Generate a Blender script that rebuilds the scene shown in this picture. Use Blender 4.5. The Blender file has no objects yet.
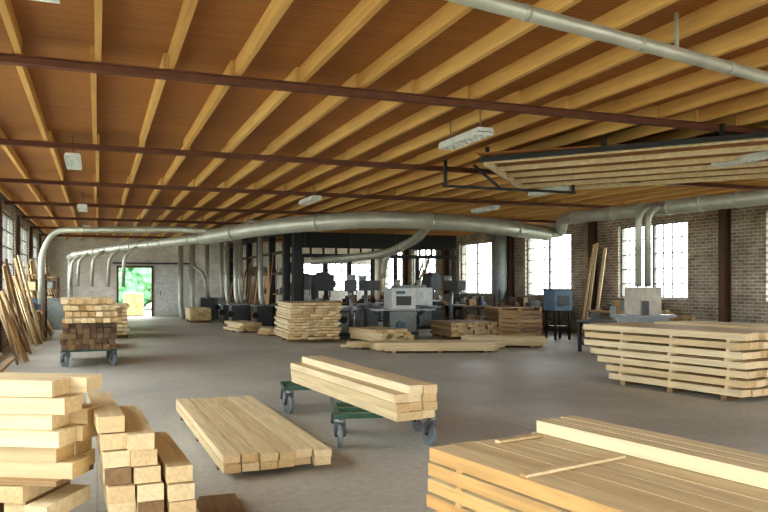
import bpy, math, random
from mathutils import Vector, Matrix
random.seed(7)
S=bpy.context.scene
R=random.random
def U(a,b): return a+(b-a)*R()

# ------------------------------------------------------------ materials
def newmat(name):
    m=bpy.data.materials.new(name); m.use_nodes=True
    nt=m.node_tree; b=nt.nodes['Principled BSDF']
    return m,nt,b
def plain(name,c,rough=.6,metal=0,noise=.15,scale=6):
    m,nt,b=newmat(name)
    tc=nt.nodes.new('ShaderNodeTexCoord'); n=nt.nodes.new('ShaderNodeTexNoise')
    n.inputs['Scale'].default_value=scale; n.inputs['Detail'].default_value=4
    nt.links.new(tc.outputs['Object'],n.inputs['Vector'])
    r=nt.nodes.new('ShaderNodeValToRGB')
    r.color_ramp.elements[0].position=.3; r.color_ramp.elements[1].position=.7
    r.color_ramp.elements[0].color=(c[0]*(1-noise),c[1]*(1-noise),c[2]*(1-noise),1)
    r.color_ramp.elements[1].color=(min(1,c[0]*(1+noise)),min(1,c[1]*(1+noise)),min(1,c[2]*(1+noise)),1)
    nt.links.new(n.outputs['Fac'],r.inputs['Fac']); nt.links.new(r.outputs['Color'],b.inputs['Base Color'])
    b.inputs['Roughness'].default_value=rough; b.inputs['Metallic'].default_value=metal
    return m
def wood(name,c1,c2,rough=.65,sc=(14,1.0,14),lo=.72,hi=1.08):
    m,nt,b=newmat(name); N=nt.nodes; L=nt.links
    at=N.new('ShaderNodeAttribute'); at.attribute_name='tint'
    tc=N.new('ShaderNodeTexCoord'); mp=N.new('ShaderNodeMapping')
    mp.inputs['Scale'].default_value=sc
    L.new(tc.outputs['Object'],mp.inputs['Vector'])
    mul=N.new('ShaderNodeMath'); mul.operation='MULTIPLY'; mul.inputs[1].default_value=37.
    L.new(at.outputs['Fac'],mul.inputs[0])
    ad=N.new('ShaderNodeVectorMath'); ad.operation='ADD'
    L.new(mp.outputs['Vector'],ad.inputs[0]); L.new(mul.outputs[0],ad.inputs[1])
    n=N.new('ShaderNodeTexNoise'); n.inputs['Scale'].default_value=1.3; n.inputs['Detail'].default_value=5; n.inputs['Distortion'].default_value=.6
    L.new(ad.outputs[0],n.inputs['Vector'])
    mr=N.new('ShaderNodeMapRange'); mr.inputs[1].default_value=.3; mr.inputs[2].default_value=.65
    mr.inputs[3].default_value=lo; mr.inputs[4].default_value=hi
    L.new(n.outputs['Fac'],mr.inputs[0])
    mx=N.new('ShaderNodeMix'); mx.data_type='RGBA'
    mx.inputs[6].default_value=(*c1,1); mx.inputs[7].default_value=(*c2,1)
    L.new(at.outputs['Fac'],mx.inputs[0])
    sc2=N.new('ShaderNodeVectorMath'); sc2.operation='SCALE'
    L.new(mx.outputs[2],sc2.inputs[0]); L.new(mr.outputs[0],sc2.inputs['Scale'])
    L.new(sc2.outputs[0],b.inputs['Base Color'])
    b.inputs['Roughness'].default_value=rough
    return m
PINE=wood('pine_wood',(.68,.52,.29),(.80,.67,.43),lo=.80,hi=1.06)
PINE_END=wood('pine_end_grain',(.60,.41,.19),(.80,.65,.40),sc=(30,30,30),lo=.85)
OLD=wood('weathered_wood',(.20,.12,.06),(.45,.29,.14))
OLD_END=wood('weathered_end_grain',(.10,.06,.035),(.28,.17,.08),sc=(30,30,30))
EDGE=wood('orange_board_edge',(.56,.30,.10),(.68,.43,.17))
JOIST=wood('joist_wood',(.66,.38,.12),(.80,.50,.18),lo=.85,hi=1.05)
BLACK=plain('black_steel',(.018,.017,.016),.5)
BEAM=plain('beam_steel',(.17,.062,.03),.6)
GALV=plain('galvanised_duct',(.46,.46,.39),.42,.35,.12,3)
WHITE=plain('white_enamel',(.68,.70,.66),.4)
GREY=plain('machine_grey',(.27,.30,.29),.45)
DGREY=plain('dark_machine',(.07,.075,.075),.5)
GREEN=plain('cart_green',(.04,.11,.07),.45)
BLUE=plain('bin_blue',(.10,.16,.22),.5)
RUBBER=plain('wheel_rubber',(.20,.22,.23),.6)
STEEL=plain('bare_steel',(.25,.26,.27),.4,.6)
BROWN=plain('brown_paint',(.11,.06,.035),.6)
FRAMEM=plain('window_frame_paint',(.20,.19,.18),.5)
CONC=plain('concrete_sill',(.5,.47,.4),.8)
TUBE=plain('lamp_tube_glass',(.92,.93,.9),.3,0,.02)

def brick(name,axis,c1,c2,mortar,dirt=.5):
    m,nt,b=newmat(name); N=nt.nodes; L=nt.links
    tc=N.new('ShaderNodeTexCoord'); sp=N.new('ShaderNodeSeparateXYZ'); cb=N.new('ShaderNodeCombineXYZ')
    L.new(tc.outputs['Object'],sp.inputs[0]); L.new(sp.outputs[axis],cb.inputs[0]); L.new(sp.outputs['Z'],cb.inputs[1])
    br=N.new('ShaderNodeTexBrick'); L.new(cb.outputs[0],br.inputs['Vector'])
    br.inputs['Scale'].default_value=1; br.inputs['Brick Width'].default_value=.26; br.inputs['Row Height'].default_value=.09
    br.inputs['Mortar Size'].default_value=.011; br.inputs['Color1'].default_value=(*c1,1); br.inputs['Color2'].default_value=(*c2,1); br.inputs['Mortar'].default_value=(*mortar,1)
    n=N.new('ShaderNodeTexNoise'); n.inputs['Scale'].default_value=.9; n.inputs['Detail'].default_value=7; n.inputs['Roughness'].default_value=.7
    L.new(cb.outputs[0],n.inputs['Vector'])
    mr=N.new('ShaderNodeMapRange'); mr.inputs[1].default_value=.35; mr.inputs[2].default_value=.65; mr.inputs[3].default_value=dirt; mr.inputs[4].default_value=1.2
    L.new(n.outputs['Fac'],mr.inputs[0])
    s=N.new('ShaderNodeVectorMath'); s.operation='SCALE'; L.new(br.outputs['Color'],s.inputs[0]); L.new(mr.outputs[0],s.inputs['Scale'])
    L.new(s.outputs[0],b.inputs['Base Color']); b.inputs['Roughness'].default_value=.9
    bp=N.new('ShaderNodeBump'); bp.inputs['Strength'].default_value=.4; bp.inputs['Distance'].default_value=.01
    L.new(br.outputs['Fac'],bp.inputs['Height']); bp.invert=True; L.new(bp.outputs[0],b.inputs['Normal'])
    return m
BRICK_Y=brick('brick_side','Y',(.42,.35,.265),(.27,.22,.165),(.60,.56,.48))
BRICK_X=brick('brick_back_whitewashed','X',(.78,.75,.68),(.68,.65,.58),(.74,.71,.64),.8)

def floor_mat():
    m,nt,b=newmat('concrete_floor'); N=nt.nodes; L=nt.links
    tc=N.new('ShaderNodeTexCoord')
    a=N.new('ShaderNodeTexNoise'); a.inputs['Scale'].default_value=.35; a.inputs['Detail'].default_value=9; a.inputs['Roughness'].default_value=.62
    L.new(tc.outputs['Object'],a.inputs['Vector'])
    r=N.new('ShaderNodeValToRGB'); e=r.color_ramp.elements
    e[0].position=.3; e[0].color=(.45,.44,.40,1); e[1].position=.7; e[1].color=(.64,.63,.58,1)
    x=e.new(.5); x.color=(.55,.54,.495,1)
    L.new(a.outputs['Fac'],r.inputs['Fac'])
    f=N.new('ShaderNodeTexNoise'); f.inputs['Scale'].default_value=14; f.inputs['Detail'].default_value=6
    L.new(tc.outputs['Object'],f.inputs['Vector'])
    mr=N.new('ShaderNodeMapRange'); mr.inputs[1].default_value=.3; mr.inputs[2].default_value=.7; mr.inputs[3].default_value=.86; mr.inputs[4].default_value=1.08
    L.new(f.outputs['Fac'],mr.inputs[0])
    br=N.new('ShaderNodeTexBrick'); br.offset=0; br.inputs['Scale'].default_value=1; br.inputs['Brick Width'].default_value=4.7; br.inputs['Row Height'].default_value=4.7
    br.inputs['Mortar Size'].default_value=.012; br.inputs['Color1'].default_value=(1,1,1,1); br.inputs['Color2'].default_value=(.97,.97,.97,1); br.inputs['Mortar'].default_value=(.82,.82,.82,1)
    L.new(tc.outputs['Object'],br.inputs['Vector'])
    s=N.new('ShaderNodeVectorMath'); s.operation='SCALE'; L.new(r.outputs['Color'],s.inputs[0]); L.new(mr.outputs[0],s.inputs['Scale'])
    s2=N.new('ShaderNodeVectorMath'); s2.operation='MULTIPLY'; L.new(s.outputs[0],s2.inputs[0]); L.new(br.outputs['Color'],s2.inputs[1])
    L.new(s2.outputs[0],b.inputs['Base Color'])
    rr=N.new('ShaderNodeMapRange'); rr.inputs[1].default_value=.3; rr.inputs[2].default_value=.7; rr.inputs[3].default_value=.58; rr.inputs[4].default_value=.42
    L.new(a.outputs['Fac'],rr.inputs[0]); L.new(rr.outputs[0],b.inputs['Roughness'])
    bp=N.new('ShaderNodeBump'); bp.inputs['Strength'].default_value=.12; bp.inputs['Distance'].default_value=.01
    L.new(f.outputs['Fac'],bp.inputs['Height']); L.new(bp.outputs[0],b.inputs['Normal'])
    return m
def ceil_mat():
    m,nt,b=newmat('ceiling_boards'); N=nt.nodes; L=nt.links
    tc=N.new('ShaderNodeTexCoord'); mp=N.new('ShaderNodeMapping'); L.new(tc.outputs['Object'],mp.inputs['Vector'])
    br=N.new('ShaderNodeTexBrick'); br.inputs['Scale'].default_value=1; br.inputs['Brick Width'].default_value=4.2; br.inputs['Row Height'].default_value=.06
    br.inputs['Mortar Size'].default_value=.004; br.inputs['Color1'].default_value=(.42,.185,.05,1); br.inputs['Color2'].default_value=(.37,.155,.04,1); br.inputs['Mortar'].default_value=(.20,.08,.022,1)
    L.new(mp.outputs[0],br.inputs['Vector'])
    n=N.new('ShaderNodeTexNoise'); n.inputs['Scale'].default_value=.5; n.inputs['Detail'].default_value=5
    L.new(tc.outputs['Object'],n.inputs['Vector'])
    mr=N.new('ShaderNodeMapRange'); mr.inputs[1].default_value=.3; mr.inputs[2].default_value=.7; mr.inputs[3].default_value=.85; mr.inputs[4].default_value=1.12
    L.new(n.outputs['Fac'],mr.inputs[0])
    s=N.new('ShaderNodeVectorMath'); s.operation='SCALE'; L.new(br.outputs['Color'],s.inputs[0]); L.new(mr.outputs[0],s.inputs['Scale'])
    L.new(s.outputs[0],b.inputs['Base Color']); b.inputs['Roughness'].default_value=.7
    return m
CEIL=ceil_mat()
def glass_mat():
    m=bpy.data.materials.new('dusty_glass'); m.use_nodes=True; nt=m.node_tree
    nt.nodes.remove(nt.nodes['Principled BSDF'])
    out=[n for n in nt.nodes if n.type=='OUTPUT_MATERIAL'][0]
    t=nt.nodes.new('ShaderNodeBsdfTransparent'); t.inputs[0].default_value=(.93,.95,.95,1)
    g=nt.nodes.new('ShaderNodeBsdfGlossy'); g.inputs['Roughness'].default_value=.1
    mx=nt.nodes.new('ShaderNodeMixShader'); mx.inputs[0].default_value=.04
    nt.links.new(t.outputs[0],mx.inputs[1]); nt.links.new(g.outputs[0],mx.inputs[2]); nt.links.new(mx.outputs[0],out.inputs[0])
    return m
GLASS=glass_mat()

# ------------------------------------------------------------ mesh builder
class MB:
    def __init__(s): s.v=[];s.f=[];s.m=[];s.t=[];s.sm=[];s.mats=[]
    def mi(s,m):
        if m not in s.mats: s.mats.append(m)
        return s.mats.index(m)
    def boxM(s,M,size,mat,end=None,tint=None,skip=()):
        if tint is None: tint=R()
        b=len(s.v); hx,hy,hz=[a/2 for a in size]
        for x,y,z in ((-1,-1,-1),(1,-1,-1),(1,1,-1),(-1,1,-1),(-1,-1,1),(1,-1,1),(1,1,1),(-1,1,1)):
            s.v.append(M@Vector((x*hx,y*hy,z*hz)))
        i=s.mi(mat); j=s.mi(end) if end else i
        for q,k in (((0,3,2,1),i),((4,5,6,7),i),((0,1,5,4),j),((2,3,7,6),j),((1,2,6,5),i),((3,0,4,7),i)):
            s.f.append([b+a for a in q]); s.m.append(k); s.t.append(tint); s.sm.append(False)
    def box(s,c,size,mat,end=None,tint=None,rz=0):
        s.boxM(Matrix.Translation(c)@Matrix.Rotation(rz,4,'Z'),size,mat,end,tint)
    def bar(s,p1,p2,w,t,mat,end=None,tint=None):
        p1=Vector(p1);p2=Vector(p2);d=p2-p1
        M=Matrix.Translation((p1+p2)/2)@d.to_track_quat('Y','Z').to_matrix().to_4x4()
        s.boxM(M,(w,d.length,t),mat,end,tint)
    def lathe_tube(s,pts,r,mat,seg=14,cap=True,tint=.5):
        pts=[Vector(p) for p in pts]; rs=r if isinstance(r,(list,tuple)) else [r]*len(pts)
        n=len(pts); i0=s.mi(mat); nrm=None; rings=[]
        for k in range(n):
            if k==0: t=pts[1]-pts[0]
            elif k==n-1: t=pts[-1]-pts[-2]
            else: t=(pts[k+1]-pts[k]).normalized()+(pts[k]-pts[k-1]).normalized()
            if t.length<1e-6: t=Vector((0,0,1))
            t.normalize()
            if nrm is None: nrm=t.orthogonal().normalized()
            else:
                nrm=nrm-t*nrm.dot(t); nrm.normalize()
            bn=t.cross(nrm); b=len(s.v); rings.append(b)
            for a in range(seg):
                w=2*math.pi*a/seg; s.v.append(pts[k]+(nrm*math.cos(w)+bn*math.sin(w))*rs[k])
        for k in range(n-1):
            for a in range(seg):
                c=(a+1)%seg
                s.f.append([rings[k]+a,rings[k]+c,rings[k+1]+c,rings[k+1]+a]); s.m.append(i0); s.t.append(tint); s.sm.append(True)
        if cap:
            s.f.append([rings[0]+a for a in range(seg)][::-1]); s.m.append(i0); s.t.append(tint); s.sm.append(False)
            s.f.append([rings[-1]+a for a in range(seg)]); s.m.append(i0); s.t.append(tint); s.sm.append(False)
    def cyl(s,p1,p2,r,mat,seg=14): s.lathe_tube([p1,p2],r,mat,seg)
    def duct(s,pts,r,mat=None,bend=.5,band=1.0,seg=16):
        mat=mat or GALV
        P=roundp(pts,bend); s.lathe_tube(P,r,mat,seg)
        for a,b in zip(pts[:-1],pts[1:]):
            a=Vector(a);b=Vector(b);L=(b-a).length;n=int(L/band)
            for k in range(1,n+1):
                q=k/(n+1); 
                if q*L<bend or (1-q)*L<bend: continue
                c=a.lerp(b,q); d=(b-a).normalized()*.025
                s.cyl(c-d,c+d,r*1.1,mat,seg)
    def merge(s,o,off=(0,0,0),M=None):
        b=len(s.v); off=Vector(off)
        for v in o.v: s.v.append((M@v if M else v)+off)
        for f,mi,t,sm in zip(o.f,o.m,o.t,o.sm):
            s.f.append([b+i for i in f]); s.m.append(s.mi(o.mats[mi])); s.t.append(t); s.sm.append(sm)
    def obj(s,name,loc=(0,0,0),rz=0,parent=None):
        me=bpy.data.meshes.new(name); me.from_pydata([tuple(v) for v in s.v],[],s.f)
        for m in s.mats: me.materials.append(m)
        me.polygons.foreach_set('material_index',s.m); me.polygons.foreach_set('use_smooth',s.sm)
        a=me.attributes.new('tint','FLOAT','FACE'); a.data.foreach_set('value',s.t)
        me.update()
        o=bpy.data.objects.new(name,me); S.collection.objects.link(o)
        o.location=loc; o.rotation_euler=(0,0,rz)
        if parent: o.parent=parent
        return o
def roundp(pts,r,n=6):
    pts=[Vector(p) for p in pts]
    if len(pts)<3: return pts
    out=[pts[0]]
    for i in range(1,len(pts)-1):
        p=pts[i]; a=pts[i-1]-p; b=pts[i+1]-p
        d=min(r,a.length*.45,b.length*.45); A=p+a.normalized()*d; B=p+b.normalized()*d
        for k in range(n+1):
            t=k/n; out.append(A*(1-t)**2+p*2*t*(1-t)+B*t*t)
    out.append(pts[-1]); return out

# ------------------------------------------------------------ room shell
XL,XR,YB,YF,HC=-2.3,15.5,41.0,-8.0,4.08
T=.35
m=MB(); m.box(((XL+XR)/2,(YB+YF)/2,-.05),(XR-XL+2*T,YB-YF+2*T,.1),floor_mat()); m.obj('floor')
m=MB(); m.box(((XL+XR)/2,(YB+YF)/2,HC+.06),(XR-XL+2*T,YB-YF+2*T,.12),CEIL); m.obj('ceiling')

def side_wall(name,x0,x1,wins,z0,z1,mat):
    m=MB(); cx=(x0+x1)/2
    m.box((cx,(YB+YF)/2,z0/2),(T,YB-YF,z0),mat); m.box((cx,(YB+YF)/2,(z1+HC)/2),(T,YB-YF,HC-z1),mat)
    y=YF
    for a,b in wins:
        m.box((cx,(y+a)/2,(z0+z1)/2),(T,a-y,z1-z0),mat); y=b
    m.box((cx,(y+YB)/2,(z0+z1)/2),(T,YB-y,z1-z0),mat)
    m.obj(name)
wcount=[0]
def portal(c,size,rot):
    l=bpy.data.lights.new('daylight_portal','AREA'); l.shape='RECTANGLE'; l.size,l.size_y=size
    l.cycles.is_portal=True
    o=bpy.data.objects.new('daylight_portal',l); S.collection.objects.link(o); o.location=c; o.rotation_euler=rot
def win_side(x,y0,y1,z0,z1,nc,nr,inward,mid=True):
    wcount[0]+=1; m=MB(); w=y1-y0;h=z1-z0;cy=(y0+y1)/2;cz=(z0+z1)/2
    for yy in (y0+.03,y1-.03): m.box((x,yy,cz),(.08,.06,h),FRAMEM)
    for zz in (z0+.03,z1-.03): m.box((x,cy,zz),(.08,w,.06),FRAMEM)
    if mid: m.box((x,cy,cz),(.09,.09,h),FRAMEM)
    for i in range(1,nc): m.box((x,y0+w*i/nc,cz),(.03,.034,h),FRAMEM)
    for i in range(1,nr): m.box((x,cy,z0+h*i/nr),(.03,w,.034),FRAMEM)
    m.box((x,cy,cz),(.006,w-.04,h-.04),GLASS)
    m.box((x+inward*.07,cy,z0+.01),(.24,w-.02,.03),CONC)
    m.obj('window_%d'%wcount[0])
    portal((x+(-.06 if inward<0 else .06),cy,cz),(h,w),(0,math.radians(90 if inward<0 else -90),0))
RW=[(a,a+3.0) for a in (-6,-.4,5.2,10.9,16.55,22.1,27.75,33.3,37.6)]
RZ=(1.25,3.52)
side_wall('wall_right',XR,XR+T,RW,*RZ,BRICK_Y)
for a,b in RW: win_side(XR+.15,a,b,*RZ,8,5,-1)
LW=[(-7+4.7*i,-7+4.7*i+3.7) for i in range(10)]
LZ=(.9,3.65)
side_wall('wall_left',XL-T,XL,LW,*LZ,BRICK_Y)
for a,b in LW: win_side(XL-.1,a,b,*LZ,6,6,1)

# back wall with doorway and window band
m=MB(); D0,D1,DH=.93,2.75,2.65; cy=YB+T/2
W0,W1=10.6,15.0
m.box(((XL+D0)/2,cy,HC/2),(D0-XL,T,HC),BRICK_X)
m.box(((D0+D1)/2,cy,(DH+HC)/2),(D1-D0,T,HC-DH),BRICK_X)
m.box(((D1+W0)/2,cy,HC/2),(W0-D1,T,HC),BRICK_X)
m.box(((W0+W1)/2,cy,.65),(W1-W0,T,1.3),BRICK_X)
m.box(((W0+W1)/2,cy,(2.9+HC)/2),(W1-W0,T,HC-2.9),BRICK_X)
m.box(((W1+XR)/2,cy,HC/2),(XR-W1,T,HC),BRICK_X)
m.obj('wall_back')
m=MB()
for x in (D0+.05,D1-.05): m.box((x,YB+.02,DH/2),(.1,.2,DH),BROWN)
m.box(((D0+D1)/2,YB+.02,DH-.05),(D1-D0-.2,.2,.1),BROWN)
m.obj('trim_1')
m=MB(); m.box((D1+.95,YB-.12,1.32),(1.7,.06,2.6),WHITE)
for z in (.15,1.3,2.5): m.box((D1+.95,YB-.17,z),(1.7,.04,.10),WHITE)
m.box((D1+.15,YB-.17,1.32),(.1,.04,2.6),WHITE); m.box((D1+1.75,YB-.17,1.32),(.1,.04,2.6),WHITE)
m.box((D0+1.9,YB-.12,2.78),(4.2,.08,.08),DGREY); m.box((D1+.35,YB-.2,1.2),(.04,.06,.25),STEEL)
m.box((D1+.95,YB-.12,.01),(1.7,.06,.02),BROWN)
m.obj('door_1')
portal(((D0+D1)/2,YB+.3,DH/2),(D1-D0,DH),(math.radians(-90),0,0))
m=MB(); wcount[0]+=1; cw=(W0+W1)/2
for i in range(13): m.box((W0+.03+(W1-W0-.06)*i/12,YB+.15,2.1),(.05 if i%4 else .10,.05,1.6),FRAMEM)
for i in range(5): m.box((cw,YB+.15,1.32+1.56*i/4),(W1-W0,.05,.05),FRAMEM)
m.box((cw,YB+.15,2.1),(W1-W0,.006,1.58),GLASS); m.obj('window_%d'%wcount[0])
portal((cw,YB+.2,2.1),(W1-W0,1.6),(math.radians(-90),0,0))
# front wall (behind photographer): large glazed front
m=MB(); cy=YF-T/2; G0,G1,GZ0,GZ1=-1.6,14.8,.4,3.8
m.box(((XL+XR)/2,cy,GZ0/2),(XR-XL,T,GZ0),BRICK_X); m.box(((XL+XR)/2,cy,(GZ1+HC)/2),(XR-XL,T,HC-GZ1),BRICK_X)
m.box(((XL+G0)/2,cy,(GZ0+GZ1)/2),(G0-XL,T,GZ1-GZ0),BRICK_X); m.box(((XR+G1)/2,cy,(GZ0+GZ1)/2),(XR-G1,T,GZ1-GZ0),BRICK_X)
m.obj('wall_front')
m=MB(); wcount[0]+=1
for i in range(17): m.box((G0+.03+(G1-G0-.06)*i/16,YF-.15,(GZ0+GZ1)/2),(.05,.05,GZ1-GZ0),FRAMEM)
for i in range(6): m.box(((G0+G1)/2,YF-.15,GZ0+.02+(GZ1-GZ0-.04)*i/5),(G1-G0,.05,.04),FRAMEM)
m.obj('window_%d'%wcount[0])
portal(((G0+G1)/2,YF-.2,(GZ0+GZ1)/2),(G1-G0,GZ1-GZ0),(math.radians(90),0,0))

# ------------------------------------------------------------ roof structure
beamY=[8+4.7*i for i in range(-3,8)]
m=MB()
for y in beamY:
    if y>YB-.2 or y<YF: continue
    for z,h,w in ((3.827,.014,.11),(3.865,.08,.03),(3.90,.012,.11)):
        m.box(((XL+XR)/2,y,z),(XR-XL,w,h),BEAM)
m.obj('steel_roof_beams')
m=MB(); ys=[YF]+[y for y in beamY if YF<y<YB-.2]+[YB]
x=-2.12; 
while x<XR-.05:
    for k,(a,b) in enumerate(zip(ys[:-1],ys[1:])):
        o=(.02 if k%2 else -.02)+U(-.008,.008)
        m.box((x+o,(a+b)/2,3.995),(.06,b-a+.04,.17),JOIST,tint=R())
    x+=.70
m.obj('ceiling_joists')
m=MB()
for y in (4.2,9.7,15.1,20.7,26.0,31.9,36.9):
    for dx,wx,wy in ((-.02,.02,.2),(-.12,.2,.02),(-.23,.02,.2)): m.box((XR+dx-.0,y,1.9),(wx,wy,3.8),BROWN)
m.obj('steel_wall_posts')
m=MB()
for y in LW[:-1]:
    m.box((XL+.05,y[1]+.5,1.9),(.08,.22,3.8),BROWN)
m.obj('timber_wall_posts')

# diagonal lowered joist frame with steel hangers
m=MB(); A=Vector((5.95,10.8,0)); dAB=Vector((.63,-.777,0)); dAD=Vector((.64,.768,0))
zf=3.70
LAB=6.0; LAD=4.9
zt=lambda s_: zf+.10*s_
for k in range(6):
    s_=k/5
    p=A+dAD*(LAD*s_); q=p+dAB*LAB
    m.bar((p.x,p.y,zt(s_)),(q.x,q.y,zt(s_)),.06,.08,PINE,PINE_END,tint=.3+.5*R())
p=A-dAB*.03; q=p+dAD*LAD
m.bar((p.x,p.y,zt(0)),(q.x,q.y,zt(1)),.05,.12,PINE,PINE_END,tint=.9)
c1=A+dAB*LAB/2; c2=c1+dAD*LAD
m.bar((c1.x,c1.y,zt(0)+.05),(c2.x,c2.y,zt(1)+.05),LAB,.015,CEIL,tint=.9)
for s_ in (.2,.8):
    for t_ in (.1,.6):
        r=A+dAB*LAB*t_+dAD*LAD*s_; m.cyl((r.x,r.y,zt(s_)+.04),(r.x,r.y,4.08),.012,STEEL,6)
m.obj('lowered_ceiling_frame')
m=MB()
p=A-dAD*.22-dAB*.1; q=p+dAB*LAB
m.bar((p.x,p.y,3.70),(q.x,q.y,3.70),.06,.07,BLACK)
for t in (.15,2.0,3.6,5.2):
    r=p+dAB*t; m.box((r.x,r.y,3.79),(.05,.05,.22),BLACK)
m.obj('steel_hanger_beam')
m=MB(); m.box((7.15,12.05,3.45),(2.8,.045,.045),BLACK)
m.box((8.5,12.05,3.53),(.05,.05,.14),BLACK)
m.box((5.8,12.05,3.68),(.05,.05,.46),BLACK)
m.bar((6.9,12.05,3.47),(6.5,12.3,3.9),.05,.05,BLACK)
m.obj('hanging_rail')

# ------------------------------------------------------------ lamps
def lamp(x,y):
    m=MB(); z=3.70
    m.box((x,y,z+.05),(.22,1.2,.05),WHITE)
    for s_ in (-1,1): 
        m.bar((x+s_*.115,y-.6,z+.015),(x+s_*.115,y+.6,z+.015),.015,.07,WHITE)
        m.cyl((x+s_*.055,y-.58,z),(x+s_*.055,y+.58,z),.018,TUBE,8)
    for i in range(9): m.box((x,y-.58+1.16*i/8,z-.005),(.23,.01,.04),WHITE)
    for yy in (-.45,.45): m.cyl((x,y+yy,z+.07),(x,y+yy,4.08),.008,STEEL,6)
    m.obj('fluorescent_lamp')
for x,y in ((-.37,5.15),(-.37,13.4),(-.37,21.5),(-.37,29),(4.8,9.35),(4.8,17.5),(4.8,25),(9.8,9.2),(9.15,13.9),(9.8,17.9)): lamp(x,y)

# ------------------------------------------------------------ ducts
m=MB()
m.duct([(2.9,22.3,3.05),(4.2,19.2,3.20),(6.1,16.6,3.25),(9.2,17.1,3.25),(12.2,18.6,3.17)],.21,bend=1.2)
m.duct([(12.1,18.55,3.17),(12.9,18.9,3.25),(11.6,16.9,3.45),(11.3,15.4,3.38),(11.7,10.2,3.33),(11.9,5,3.3)],.155,bend=.6)
m.duct([(3.0,22.1,3.05),(2.2,23.8,3.0),(.6,29,3.0),(-.9,35.5,3.0),(-1.3,39.5,3.0)],.15,bend=.8)
m.duct([(3.1,21.8,3.2),(2.2,22.6,3.3),(-1.2,24.2,3.3),(-1.55,24.2,2.6),(-1.55,24.2,1.1)],.09,bend=.5)
m.duct([(7.6,16.85,3.25),(8.3,18.8,3.0),(8.6,22.2,2.65),(7.1,25.5,2.5)],.13,bend=1.0)
m.duct([(8.6,22.0,2.66),(8.6,22.4,2.3),(8.6,22.5,1.9)],.09,bend=.3)
for x in (10.75,11.0):
    m.duct([(x+.55,13.0,3.4),(x,12.9,3.25),(x,12.9,1.64)],.07,bend=.3)
for x,y in ((1.35,26.5),(.35,30.0),(-.5,34.0),(-.2,32.6),(.9,28.2)):
    m.duct([(x,y,3.0),(x-.5,y,2.7),(x-.55,y,1.6)],.06,bend=.3,seg=10)
m.obj('dust_extraction_duct')
m=MB()
m.duct([(1.7,4.54,3.72),(9.3,6.17,3.72)],.058,bend=.1,band=1.3)
for q in (.1,.4,.7,.95):
    c=Vector((1.7,4.54,3.75)).lerp(Vector((9.3,6.17,3.75)),q); m.box((c.x,c.y,3.9),(.03,.03,.36),GALV)
m.obj('galvanised_pipe')
for x,y in ((3.75,37.2),(4.3,37.2)):
    m=MB(); m.duct([(x,y,3.78),(x,y,.6),(x+.1,y-.25,.0)],.13,bend=.4,seg=12)
    if x>4: m.duct([(4.3,37.2,2.6),(4.8,36.6,2.2),(4.9,36.4,1.0)],.09,bend=.4,seg=12); m.box((4.9,36.4,.5),(.7,.7,1.0),DGREY)
    m.obj('extraction_downpipe')
for x,y,b in ((5.5,31.0,.9),(5.6,36.5,1.0),(5.1,29.6,.9),(5.3,33.0,.8),(5.2,38.6,1.0),(5.75,28.0,.9)):
    m=MB(); m.duct([(x,y,3.78),(x,y,b+.5),(x+.05,y-.2,b)],.10,bend=.3,seg=12)
    m.box((x+.05,y-.2,b/2),(.6,.7,b),random.choice([DGREY,GREY])); m.box((x+.05,y-.2,b),(.8,.9,.05),STEEL); m.cyl((x-.3,y-.6,b*.6),(x-.3,y-.5,b*.6),.12,BLACK,14)
    m.obj('extraction_downpipe')
m=MB()
m.duct([(-1.2,38.4,2.9),(-1.2,38.4,.9)],.12,seg=12); m.box((-1.2,38.4,.45),(.8,.8,.9),GREY); m.box((-1.2,38.4,.92),(.95,.95,.05),STEEL)
m.obj('extraction_downpipe')
m=MB()
m.lathe_tube([(14.9,26.0,1.0),(14.9,26.0,1.5),(14.9,26.0,3.6)],[.12,.28,.28],GREY,18)
m.lathe_tube([(14.9,26.0,3.6),(14.9,26.0,3.78)],[.28,.1],GREY,18)
for a in range(3):
    w=a*2.09; m.cyl((14.9+.25*math.cos(w),26+.25*math.sin(w),0),(14.9+.25*math.cos(w),26+.25*math.sin(w),1.6),.025,BLACK,8)
m.obj('dust_cyclone')

# ------------------------------------------------------------ lumber stacks
def stack(name,loc,rz,L,W,layers,th,bw,mat=PINE,end=PINE_END,rag=.08,stick=.0,bear=.08,lat=.01,skipf=None,over=None,gap=.006,sidejit=0):
    """local X across 0..W, Y along 0..L"""
    m=MB(); z=0
    if bear>0:
        for q in (.12,.5,.88): m.box((W/2,L*q,bear/2),(W*.98,.1,bear),OLD,OLD_END)
        z=bear
    for k in range(layers):
        n=max(1,round(W/bw)); w=W/n; off=U(-lat,lat)+ (sidejit*k)
        for i in range(n):
            if skipf and skipf(k,i,n): continue
            a=U(-rag,rag); b=L+U(-rag,rag)
            if over: a+=over(k)[0]; b+=over(k)[1]
            tt=th*U(.94,.998)
            m.box((w*(i+.5)+off,(a+b)/2,z+tt/2),(w-gap,b-a,tt),mat,end)
        z+=th
        if stick>0 and k<layers-1:
            for q in (.1,.5,.9): m.box((W/2+off,L*q,z+stick/2),(W,.05,stick),mat,end)
            z+=stick
    return m,z
rad=math.radians
# front right big stack
m,z=stack('x',0,0,2.8,1.12,8,.074,.15,stick=.015,rag=.03,bear=.08,gap=.009)
for i in range(3):
    m.box((.80+.112*i+.05,1.42,z+.04),(.104,2.75+U(-.03,.03),.075),PINE,PINE_END,tint=.95)
m.bar((.01,2.02,z+.008),(.74,2.06,z+.008),.045,.014,PINE)
m.bar((.40,2.68,z+.008),(.74,2.70,z+.008),.045,.014,PINE)
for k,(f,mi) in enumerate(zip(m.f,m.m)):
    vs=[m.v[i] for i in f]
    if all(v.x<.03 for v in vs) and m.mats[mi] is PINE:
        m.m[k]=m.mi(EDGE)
m.obj('lumber_stack',(2.24,1.1,0),rad(10))
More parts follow.
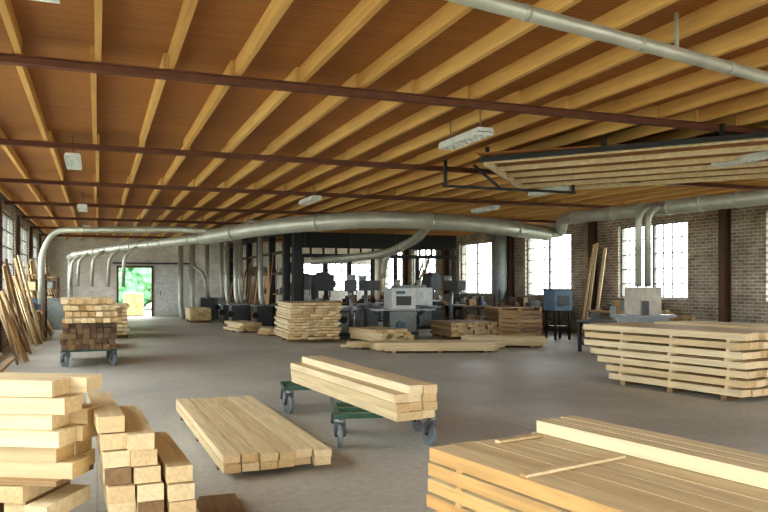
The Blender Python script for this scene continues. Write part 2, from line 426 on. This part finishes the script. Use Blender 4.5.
# right stack
m,z=stack('x',0,0,2.5,1.3,7,.10,.22,stick=.035,rag=.06,bear=.08,lat=.05,over=lambda k:(0,.12*k if k<4 else .65))
m.obj('lumber_stack',(8.57,8.1,0),rad(9))
# boards behind right stack on trestle
m,z=stack('x',0,0,2.9,1.0,2,.05,.2,rag=.15,bear=0)
m.v=[v+Vector((0,0,.86)) for v in m.v]
for y in (.5,2.4):
    m.box((.5,y,.81),(1.05,.09,.09),BROWN)
    for xx in (.05,.95): m.box((xx,y,.385),(.07,.07,.77),BROWN)
    m.box((.5,y,.3),(.9,.05,.07),BROWN)
m.obj('board_trestle',(10.9,8.9,0),rad(12))
# flat stack on floor, centre-left
m,z=stack('x',0,0,3.5,.98,2,.07,.163,rag=.05,bear=.06,lat=.03,gap=.014)
m.obj('lumber_stack',(1.02,6.55,0),rad(1))
# cart bundle + dollies
def caster(m,x,y,ang,h=.30,r=.10):
    c=Vector((x,y,r)); d=Vector((math.cos(ang),math.sin(ang),0))
    m.cyl(c-d*.022,c+d*.022,r,RUBBER,20); m.cyl(c-d*.028,c+d*.028,r*.55,STEEL,16); m.cyl(c-d*.05,c+d*.05,.014,BLACK,8)
    for s_ in (-1,1):
        p=c+d*.042*s_; q=Vector((x,y,h-.03))+d*.035*s_-Vector((-d.y,d.x,0))*.05
        m.bar(p,q,.045,.008,STEEL)
    m.cyl((x-d.y*-.05*1,y-d.x*.05,h-.045),(x-d.y*-.05,y-d.x*.05,h),.05,STEEL,12)
def dolly(loc,rz,w=.95,d=.6):
    m=MB(); z=.33
    for x in (-w/2,w/2): m.box((x,0,z),(.06,d,.05),GREEN)
    for y in (-d/2,d/2): m.box((0,y,z),(w+.06,.06,.05),GREEN)
    m.box((0,0,z),(w,.08,.05),GREEN)
    for x in (-w/2+.03,w/2-.03):
        for y in (-d/2,d/2): caster(m,x,y,U(-.5,.5)+.4,.31,.125)
    m.obj('wheeled_dolly',loc,rz)
dolly((2.90,7.65,0),rad(-14),1.0,.75)
dolly((2.74,9.8,0),rad(-8),.80,.5)
m,z=stack('x',0,0,3.3,.46,4,.085,.155,rag=.04,bear=0,lat=.02,skipf=lambda k,i,n:k==3 and i==0)
m.obj('lumber_bundle',(2.72,6.78,.358),rad(4))
# left foreground stack 1 : crossed lower tiers then long beams
m=MB(); z=.08
for q in (.15,1.5): m.box((.21,q,.04),(.42,.1,.08),OLD,OLD_END)
for k in range(4):
    y=.02
    while y<1.8:
        w=.17*U(.9,1.05)
        if R()>.12: m.boxM(Matrix.Translation((.2+U(-.05,.05),y+w/2,z+.05))@Matrix.Rotation(rad(90),4,'Z'),(w-.012,.5,.097),PINE if R()>.15 else OLD,PINE_END if R()>.25 else OLD_END)
        y+=w+U(0,.05)
    z+=.1
m.box((.2,.95,z+.02),(.44,1.9,.03),OLD,OLD_END); z+=.035
m2,z2=stack('x',0,0,1.9,.42,6,.1,.21,rag=.07,bear=0,lat=.04,gap=.01)
m.merge(m2,(0,0,z))
m.obj('timber_stack',(-.22,4.9,0),rad(62))
# left foreground stack 2: leaning columns
m=MB()
for q in (.2,.9): m.box((.27,q,.04),(.54,.1,.08),OLD,OLD_END)
for col,n in enumerate((8,7,5)):
    for k in range(n):
        off=.014*(7-k)+U(-.014,.014)-.03
        m.boxM(Matrix.Translation((.085+col*.165+off,.6+U(-.05,.05)-.05*col,.08+.104*k+.05))@Matrix.Rotation(U(-.02,.02),4,'Z'),(.152,1.15,.096),PINE,PINE_END if R()>.12 else OLD_END,tint=.3+.7*R())
m.obj('timber_stack',(.03,4.72,0),rad(3))
m=MB(); m.box((0,0,.012),(.30,1.0,.022),OLD,OLD_END); m.box((.04,.05,.034),(.28,.9,.02),OLD,OLD_END); m.obj('plywood_offcut',(.82,5.45,0),rad(-2))
# dark timber cart left middle
m,z=stack('x',0,0,2.2,1.05,5,.11,.13,mat=OLD,end=OLD_END,rag=.08,bear=0,lat=.03)
m2,z2=stack('x',0,0,2.4,1.0,4,.1,.15,rag=.12,stick=.03,bear=0,lat=.05)
m.merge(m2,(.02,-.1,z))
m.obj('lumber_bundle',(-.68,16.4,.36),rad(2))
dolly((-.17,16.9,0),rad(2),1.0,.6); dolly((-.2,18.2,0),rad(2),1.0,.5)
m,z=stack('x',0,0,2.5,1.2,8,.1,.15,rag=.12,stick=.02,bear=.12,lat=.05)
m.obj('lumber_stack',(-.3,24.5,0),0)
m,z=stack('x',0,0,2.0,1.0,4,.1,.15,rag=.1,bear=.1,lat=.05,mat=OLD,end=PINE_END)
m.obj('lumber_stack',(-.7,20.6,0),rad(-3))
m,z=stack('x',0,0,2.0,1.0,9,.1,.15,rag=.1,bear=.1,lat=.05,mat=OLD,end=PINE_END)
m.obj('lumber_stack',(-.2,28.4,0),rad(3))
m,z=stack('x',0,0,2.0,1.0,8,.1,.15,rag=.1,bear=.1,lat=.05)
m.obj('lumber_stack',(-.5,35.8,0),rad(3))
# centre stack
m,z=stack('x',0,0,2.6,1.5,13,.07,.19,rag=.15,stick=.012,bear=.1,lat=.06)
m.obj('lumber_stack',(5.15,21.0,0),rad(-4))
m,z=stack('x',0,0,1.8,.9,6,.09,.18,rag=.1,bear=.1,lat=.03)
m.obj('lumber_stack',(3.8,33.5,0),0)
m,z=stack('x',0,0,1.8,.8,3,.1,.18,rag=.25,bear=.05,lat=.06)
m.obj('lumber_stack',(4.6,25.9,0),rad(8))
m,z=stack('x',0,0,1.2,.6,2,.1,.18,rag=.2,bear=.05,lat=.06)
m.obj('lumber_stack',(4.9,24.3,0),rad(-18))
# low boards in front of machines
m,z=stack('x',0,0,3.0,.9,3,.07,.18,rag=.25,bear=.05,lat=.06)
m.obj('board_pile',(9.3,16.2,0),rad(72))
m,z=stack('x',0,0,2.6,.6,2,.07,.18,rag=.25,bear=.05,lat=.06)
m.obj('board_pile',(8.6,17.9,0),rad(80))
m,z=stack('x',0,0,2.0,1.0,3,.07,.18,rag=.2,bear=.05,lat=.06)
m.obj('board_pile',(11.0,17.0,0),rad(60))
m,z=stack('x',0,0,1.8,1.1,4,.08,.18,rag=.2,bear=.08,lat=.05)
m.obj('board_pile',(7.4,19.6,0),rad(12))
m,z=stack('x',0,0,1.9,1.7,6,.07,.18,mat=OLD,end=PINE_END,rag=.1,bear=.1,lat=.03)
m.obj('lumber_stack',(10.0,20.4,0),rad(-5))
m,z=stack('x',0,0,1.6,1.1,9,.09,.2,mat=OLD,end=OLD_END,rag=.1,bear=.1,lat=.04)
m.obj('lumber_stack',(12.3,21.3,0),rad(-8))
# outdoor stack
m,z=stack('x',0,0,1.5,1.0,12,.1,.15,rag=.03,bear=.1,lat=.02)
m.obj('lumber_stack',(1.35,42.6,-.1),0)

# leaning boards along left wall and floor clutter
for y0,n in ((20.5,9),(22.8,7),(27.0,9),(28.6,5),(36.4,7),(17.6,5)):
    m=MB()
    for i in range(n):
        y=y0+U(-.9,.9); b=U(-1.8,-1.35); h=U(1.3,2.6)
        m.bar((b,y,.03),(XL+.2,y+U(-.4,.4),h),U(.08,.2),.03,PINE if R()>.5 else OLD,PINE_END)
    m.obj('leaning_boards')
m=MB()
for i in range(12):
    y=U(11.2,12.6); x=U(-1.9,-1.1)
    m.bar((x,y,.03+.045*i),(x+U(-.1,.1),y+U(1.8,2.8),.03+.045*i),U(.1,.2),.043,PINE if R()>.3 else OLD,PINE_END)
m.obj('board_pile')
m=MB()
for i in range(9):
    x=13.9+U(-.3,.3); y=33.5+U(-.9,.9)
    m.bar((x,y,.03),(XR-.35,y+U(-.2,.2),U(2.2,3.2)),U(.1,.2),.03,OLD if R()>.3 else PINE,OLD_END)
m.obj('leaning_boards')
m=MB()
for i in range(6):
    y=20.2+U(-.5,.5); m.bar((14.75,y,.03),(XR-.3,y+U(-.1,.1),U(2.2,3.2)),U(.08,.15),.03,PINE if R()>.5 else OLD)
m.obj('leaning_boards')

# ------------------------------------------------------------ inner partition / rack
m=MB()
for y in (27.0,29.4,31.8,34.2,36.6,39.0):
    m.box((6.5,y,1.9),(.24,.24,3.8),BLACK)
m.box((6.5,33.8,3.66),(.2,14,.22),BLACK)
for z in (.9,2.1,2.9): m.box((6.5,33.0,z),(.1,12.0,.1),BROWN)
for z in (.5,1.3,2.1):
    for y in (28.2,30.6,33.0,35.4): m.box((6.75,y,z),(.5,2.2,.04),OLD)
for i in range(26):
    y=U(27.3,38.8); m.bar((6.3-U(0,.25),y,.02),(6.4,y+U(-.15,.15),U(1.4,3.2)),U(.06,.2),.03,OLD if R()>.25 else EDGE,OLD_END)
for i in range(50):
    h=U(.1,.45); z=random.choice((.52,1.32,2.12)); m.box((6.75+U(-.1,.1),U(27.3,36),z+h/2),(U(.1,.3),U(.1,.5),h),random.choice([OLD,BROWN,GREY,DGREY,BLUE,DGREY]))
m.obj('timber_partition')
m=MB()
m.box((10.6,28.9,3.46),(7.6,.14,.62),BLACK)
m.box((10.6,28.9,2.84),(7.6,.16,.14),BLACK)
for i in range(15): 
    x=6.9+7.4*i/14; m.box((x,28.9,3.03),(.07,.08,.3),BLACK)
for x in (7.6,8.6,9.6,10.6,11.6,12.6,14.3): m.box((x,28.9,1.4),(.13,.13,2.8),BLACK)
for x in (7.7,9.6,11.6): m.box((x,28.80,3.46),(.05,.05,.6),DGREY)
m.obj('steel_bulkhead')
m=MB(); m.box((6.75,26.4,1.9),(.3,.34,3.8),BLACK); m.box((6.75,26.4,.08),(.5,.5,.16),DGREY); m.obj('steel_column')

# ------------------------------------------------------------ machines
def planer(loc,rz):
    m=MB()
    m.box((0,0,.4),(1.2,.9,.8),GREY); m.box((0,0,.06),(1.35,1.0,.12),DGREY)
    m.box((0,0,.85),(1.3,2.2,.06),STEEL)
    m.box((0,0,1.22),(1.35,.8,.68),WHITE); m.box((0,-.05,1.6),(.9,.5,.12),GREY)
    m.cyl((.3,0,1.6),(.3,0,1.85),.1,GALV)
    m.box((.72,-.2,1.3),(.14,.3,.4),DGREY)
    for k in range(3): m.cyl((.79,-.3+.1*k,1.4),(.81,-.3+.1*k,1.4),.025,BROWN,10)
    m.box((-.69,0,1.15),(.03,.5,.3),DGREY); m.box((-.69,.1,1.42),(.03,.3,.1),BLUE)
    m.cyl((-.6,-.46,.5),(-.6,-.52,.5),.16,BLACK,16)
    m.cyl((-.78,.1,.35),(-.5,.1,.35),.14,BLUE,14)
    for y in (-1,1): m.bar((0,y*.95,.83),(0,y*.42,.45),.06,.05,DGREY)
    for k in range(6): m.cyl((-.5,-1.05+.1*k,.89),(.5,-1.05+.1*k,.89),.02,STEEL,8)
    m.obj('thickness_planer',loc,rz)
def tablesaw(loc,rz):
    m=MB()
    m.box((0,0,.38),(.8,.7,.76),GREY); m.box((0,0,.04),(.9,.8,.08),DGREY); m.box((0,0,.83),(1.5,1.0,.06),STEEL)
    m.box((0,0,.78),(.9,.8,.05),DGREY)
    m.box((.35,0,.91),(.06,1.0,.1),WHITE); m.box((0,.55,.8),(1.6,.05,.05),BLACK)
    m.cyl((-.02,0,.86),(.02,0,.86),.16,STEEL,24); m.box((0,.05,1.08),(.06,.4,.12),BROWN); m.bar((0,.25,1.08),(0,.52,.85),.04,.03,BLACK)
    m.cyl((0,-.36,.5),(0,-.42,.5),.12,BLACK,16); m.cyl((.07,-.42,.55),(.07,-.52,.55),.015,BLACK,8)
    m.obj('table_saw',loc,rz)
def bandsaw(loc,rz):
    m=MB()
    m.box((0,0,.3),(.9,.5,.6),DGREY)
    m.box((-.32,0,1.2),(.18,.3,1.3),DGREY); m.box((0,0,1.75),(.8,.32,.6),DGREY); m.cyl((0,-.18,1.8),(0,.18,1.8),.36,DGREY,24)
    m.box((.1,-.05,1.0),(.75,.7,.05),STEEL); m.box((.1,0,.8),(.3,.3,.4),DGREY)
    m.box((.28,-.02,1.35),(.06,.06,.3),STEEL); m.box((.45,0,1.7),(.1,.2,.25),DGREY)
    m.obj('bandsaw',loc,rz)
def press(loc,rz):
    m=MB(); m.box((0,0,.05),(.7,.9,.1),DGREY); m.cyl((0,.25,.1),(0,.25,1.7),.07,STEEL,14); m.box((0,0,.95),(.5,.6,.05),STEEL)
    m.box((0,.05,1.65),(.35,.8,.35),DGREY); m.cyl((0,-.2,1.5),(0,-.2,1.25),.05,STEEL,12); m.cyl((0,.45,1.65),(0,.45,2.0),.14,GREY,14)
    for a in range(3):
        w=a*2.09; m.cyl((.18,-.1,1.6),(.22,-.1+.25*math.cos(w),1.6+.25*math.sin(w)),.012,BLACK,8)
    m.obj('drill_press',loc,rz)
def bench(loc,rz,L=1.8,W=.8,H=.85,mat=BLACK,top=OLD,items=True,n=9):
    m=MB(); m.box((0,0,H-.03),(L,W,.06),top)
    for x in (-1,1):
        for y in (-1,1): m.box((x*(L/2-.06),y*(W/2-.06),(H-.06)/2),(.07,.07,H-.06),mat)
        m.box((x*(L/2-.06),0,.2),(.05,W-.12,.06),mat)
    for y in (-1,1): m.box((0,y*(W/2-.06),H-.11),(L-.1,.05,.1),mat)
    m.box((0,0,.2),(L-.1,.06,.05),mat)
    m.box((0,0,.23),(L-.2,W-.1,.02),top)
    if items:
        for k in range(n):
            h=U(.06,.35); m.box((U(-L/2+.15,L/2-.15),U(-W/2+.15,W/2-.15),H+h/2),(U(.08,.35),U(.08,.25),h),random.choice([OLD,GREY,BROWN,DGREY,PINE,BLUE,BROWN]),rz=U(-.5,.5))
        for k in range(5):
            h=U(.1,.35); m.box((U(-L/2+.2,L/2-.2),U(-W/2+.2,W/2-.2),.24+h/2),(U(.15,.4),U(.15,.3),h),random.choice([OLD,GREY,BROWN,DGREY]),rz=U(-.5,.5))
    return m.obj('workbench',loc,rz)
planer((9.5,23.3,0),rad(80))
tablesaw((7.6,24.1,0),rad(10))
bandsaw((7.9,27.0,0),rad(5))
planer((11.2,26.2,0),rad(5))
tablesaw((9.5,26.6,0),rad(85))
bandsaw((12.6,27.4,0),rad(30))
press((9.1,25.1,0),.3); press((7.5,22.5,0),-.4); press((12.0,24.1,0),.2)
bench((7.6,25.4,0),rad(0),1.3,.7,n=14)
bench((13.2,25.2,0),rad(10),1.3,.7,.9,n=14)
bench((14.6,23.4,0),rad(90),3.0,.9,.9,BROWN,n=20)
bench((14.6,30.9,0),rad(90),2.6,.9,.9,BROWN,n=18)
bench((14.6,17.9,0),rad(90),2.8,.9,.9,BROWN,n=20)
bench((12.1,15.6,0),rad(10),1.5,.8,.8,BLACK,DGREY,True,3)
bench((10.4,33.5,0),0,2.0); bench((12.9,36,0),0,2.0)
planer((9.4,36.5,0),0); bandsaw((8.4,31.5,0),.4); tablesaw((12.3,32,0),.2)
def crate(loc,s,rz):
    m=MB(); w,d,h=s
    for z in range(int(h/.13)):
        for y in (-d/2,d/2): m.box((0,y,.07+z*.13),(w,.025,.11),OLD)
        for x in (-w/2,w/2): m.box((x,0,.07+z*.13),(.025,d,.11),OLD)
    for x in (-1,1):
        for y in (-1,1): m.box((x*(w/2-.03),y*(d/2-.03),h/2),(.06,.06,h),EDGE)
    m.box((0,0,.03),(w-.03,d-.03,.03),OLD)
    for k in range(6): m.box((U(-w/3,w/3),0,h*.6+.04*k),(U(.06,.14),d*.85,.04),PINE if R()>.4 else OLD,rz=U(-.2,.2))
    m.obj('slatted_crate',loc,rz)
crate((12.0,19.7,0),(.9,.9,.95),.2); crate((13.4,17.4,0),(.8,.8,.75),-.2)
m=MB(); ex,ey=13.2,19.5
m.box((ex,ey,1.2),(.62,.62,.62),BLUE); m.box((ex,ey,1.53),(.68,.68,.05),DGREY); m.box((ex,ey-.33,1.2),(.4,.02,.3),DGREY)
for x in (-.25,.25):
    for y in (-.25,.25): m.box((ex+x,ey+y,.45),(.06,.06,.9),BLACK)
m.box((ex,ey,.4),(.5,.5,.04),BLACK)
m.obj('electrical_cabinet')
m=MB()
for k in range(7): m.bar((12.3,13.5+.14*k,.02),(12.75,13.5+.14*k,.95),.1,.02,OLD)
for q in (.05,.5,.93): m.bar((12.34+.45*q,13.44,.95*q+.03),(12.34+.45*q,14.4,.95*q+.03),.09,.06,OLD)
m.obj('wooden_pallet')
m=MB(); m.box((10.87,12.9,1.34),(.55,.5,.58),CONC); m.box((10.87,12.9,.5),(.8,.7,1.0),GREY); m.box((10.87,12.9,1.02),(1.0,.9,.06),STEEL)
m.box((10.6,12.5,1.2),(.1,.1,.3),DGREY); m.box((10.87,12.9,.03),(.95,.85,.06),DGREY)
m.obj('spindle_moulder')
m=MB(); m.box((-1.5,31,.55),(.9,1.6,1.1),GREY); m.box((-1.5,31,1.13),(1.0,1.7,.05),STEEL); m.box((-1.04,30.6,.6),(.03,.6,.8),DGREY); m.box((-1.04,31.4,.6),(.03,.6,.8),DGREY); m.obj('tool_cabinet')
# storage shelves against left wall
for ys_ in (33.2,25.0):
    m=MB()
    for y in (-.6,.6):
        for x in (-.3,.3): m.box((x,y,1.0),(.06,.06,2.0),BROWN)
    for z in (.3,.9,1.5,1.97):
        m.box((0,0,z),(.62,1.24,.04),OLD)
        for k in range(6):
            h=U(.1,.35)
            if z<1.9: m.box((U(-.12,.12),-.45+.18*k,z+.02+h/2),(U(.15,.35),U(.1,.16),h),random.choice([OLD,GREY,BROWN,DGREY,BLUE,PINE]))
    m.obj('storage_shelf',(-1.8,ys_,0))

# ------------------------------------------------------------ outside
m=MB(); GR=plain('yard_gravel',(.42,.44,.33),.9,0,.25,1.5)
m.box((7,20,-.12),(160,160,.04),GR); m.obj('yard_ground')
LEAF=plain('foliage',(.10,.25,.12),.8,0,.5,3)
import bmesh
def tree(x,y,h,n=10,rr=1.6):
    m=MB(); m.cyl((x,y,-.1),(x,y,h*.6),.16,OLD,10)
    for i in range(n):
        bm=bmesh.new(); bmesh.ops.create_icosphere(bm,subdivisions=3,radius=1)
        c=Vector((x+U(-rr,rr),y+U(-rr,rr),U(h*.12,h)));r=U(.8,1.5)
        b=len(m.v)
        for v in bm.verts: m.v.append(c+v.co*r*U(.78,1.15))
        k=m.mi(LEAF)
        for f in bm.faces: m.f.append([b+v.index for v in f.verts]); m.m.append(k); m.t.append(R()); m.sm.append(False)
        bm.free()
    m.obj('tree')
for x,y,h in ((-3,55,6),(.5,57,7),(2.2,54,5),(4.0,56,6),(5.5,58,7),(9,56,6),(13,58,6)): tree(x,y,h,14)

# ------------------------------------------------------------ world + camera
w=bpy.data.worlds.new('overcast_sky'); S.world=w; w.use_nodes=True
bg=w.node_tree.nodes['Background']; bg.inputs[0].default_value=(.95,.98,1,1); bg.inputs[1].default_value=7
cam=bpy.data.cameras.new('camera'); co=bpy.data.objects.new('camera',cam); S.collection.objects.link(co)
co.location=(0,0,1.7); co.rotation_euler=(rad(90),0,rad(-21)); cam.lens=35; cam.sensor_width=36; cam.shift_y=28/768
cam.clip_end=300
S.camera=co
S.view_settings.view_transform='Standard'
try: S.view_settings.look='Medium High Contrast'
except Exception as e: print(e)
S.view_settings.exposure=.42
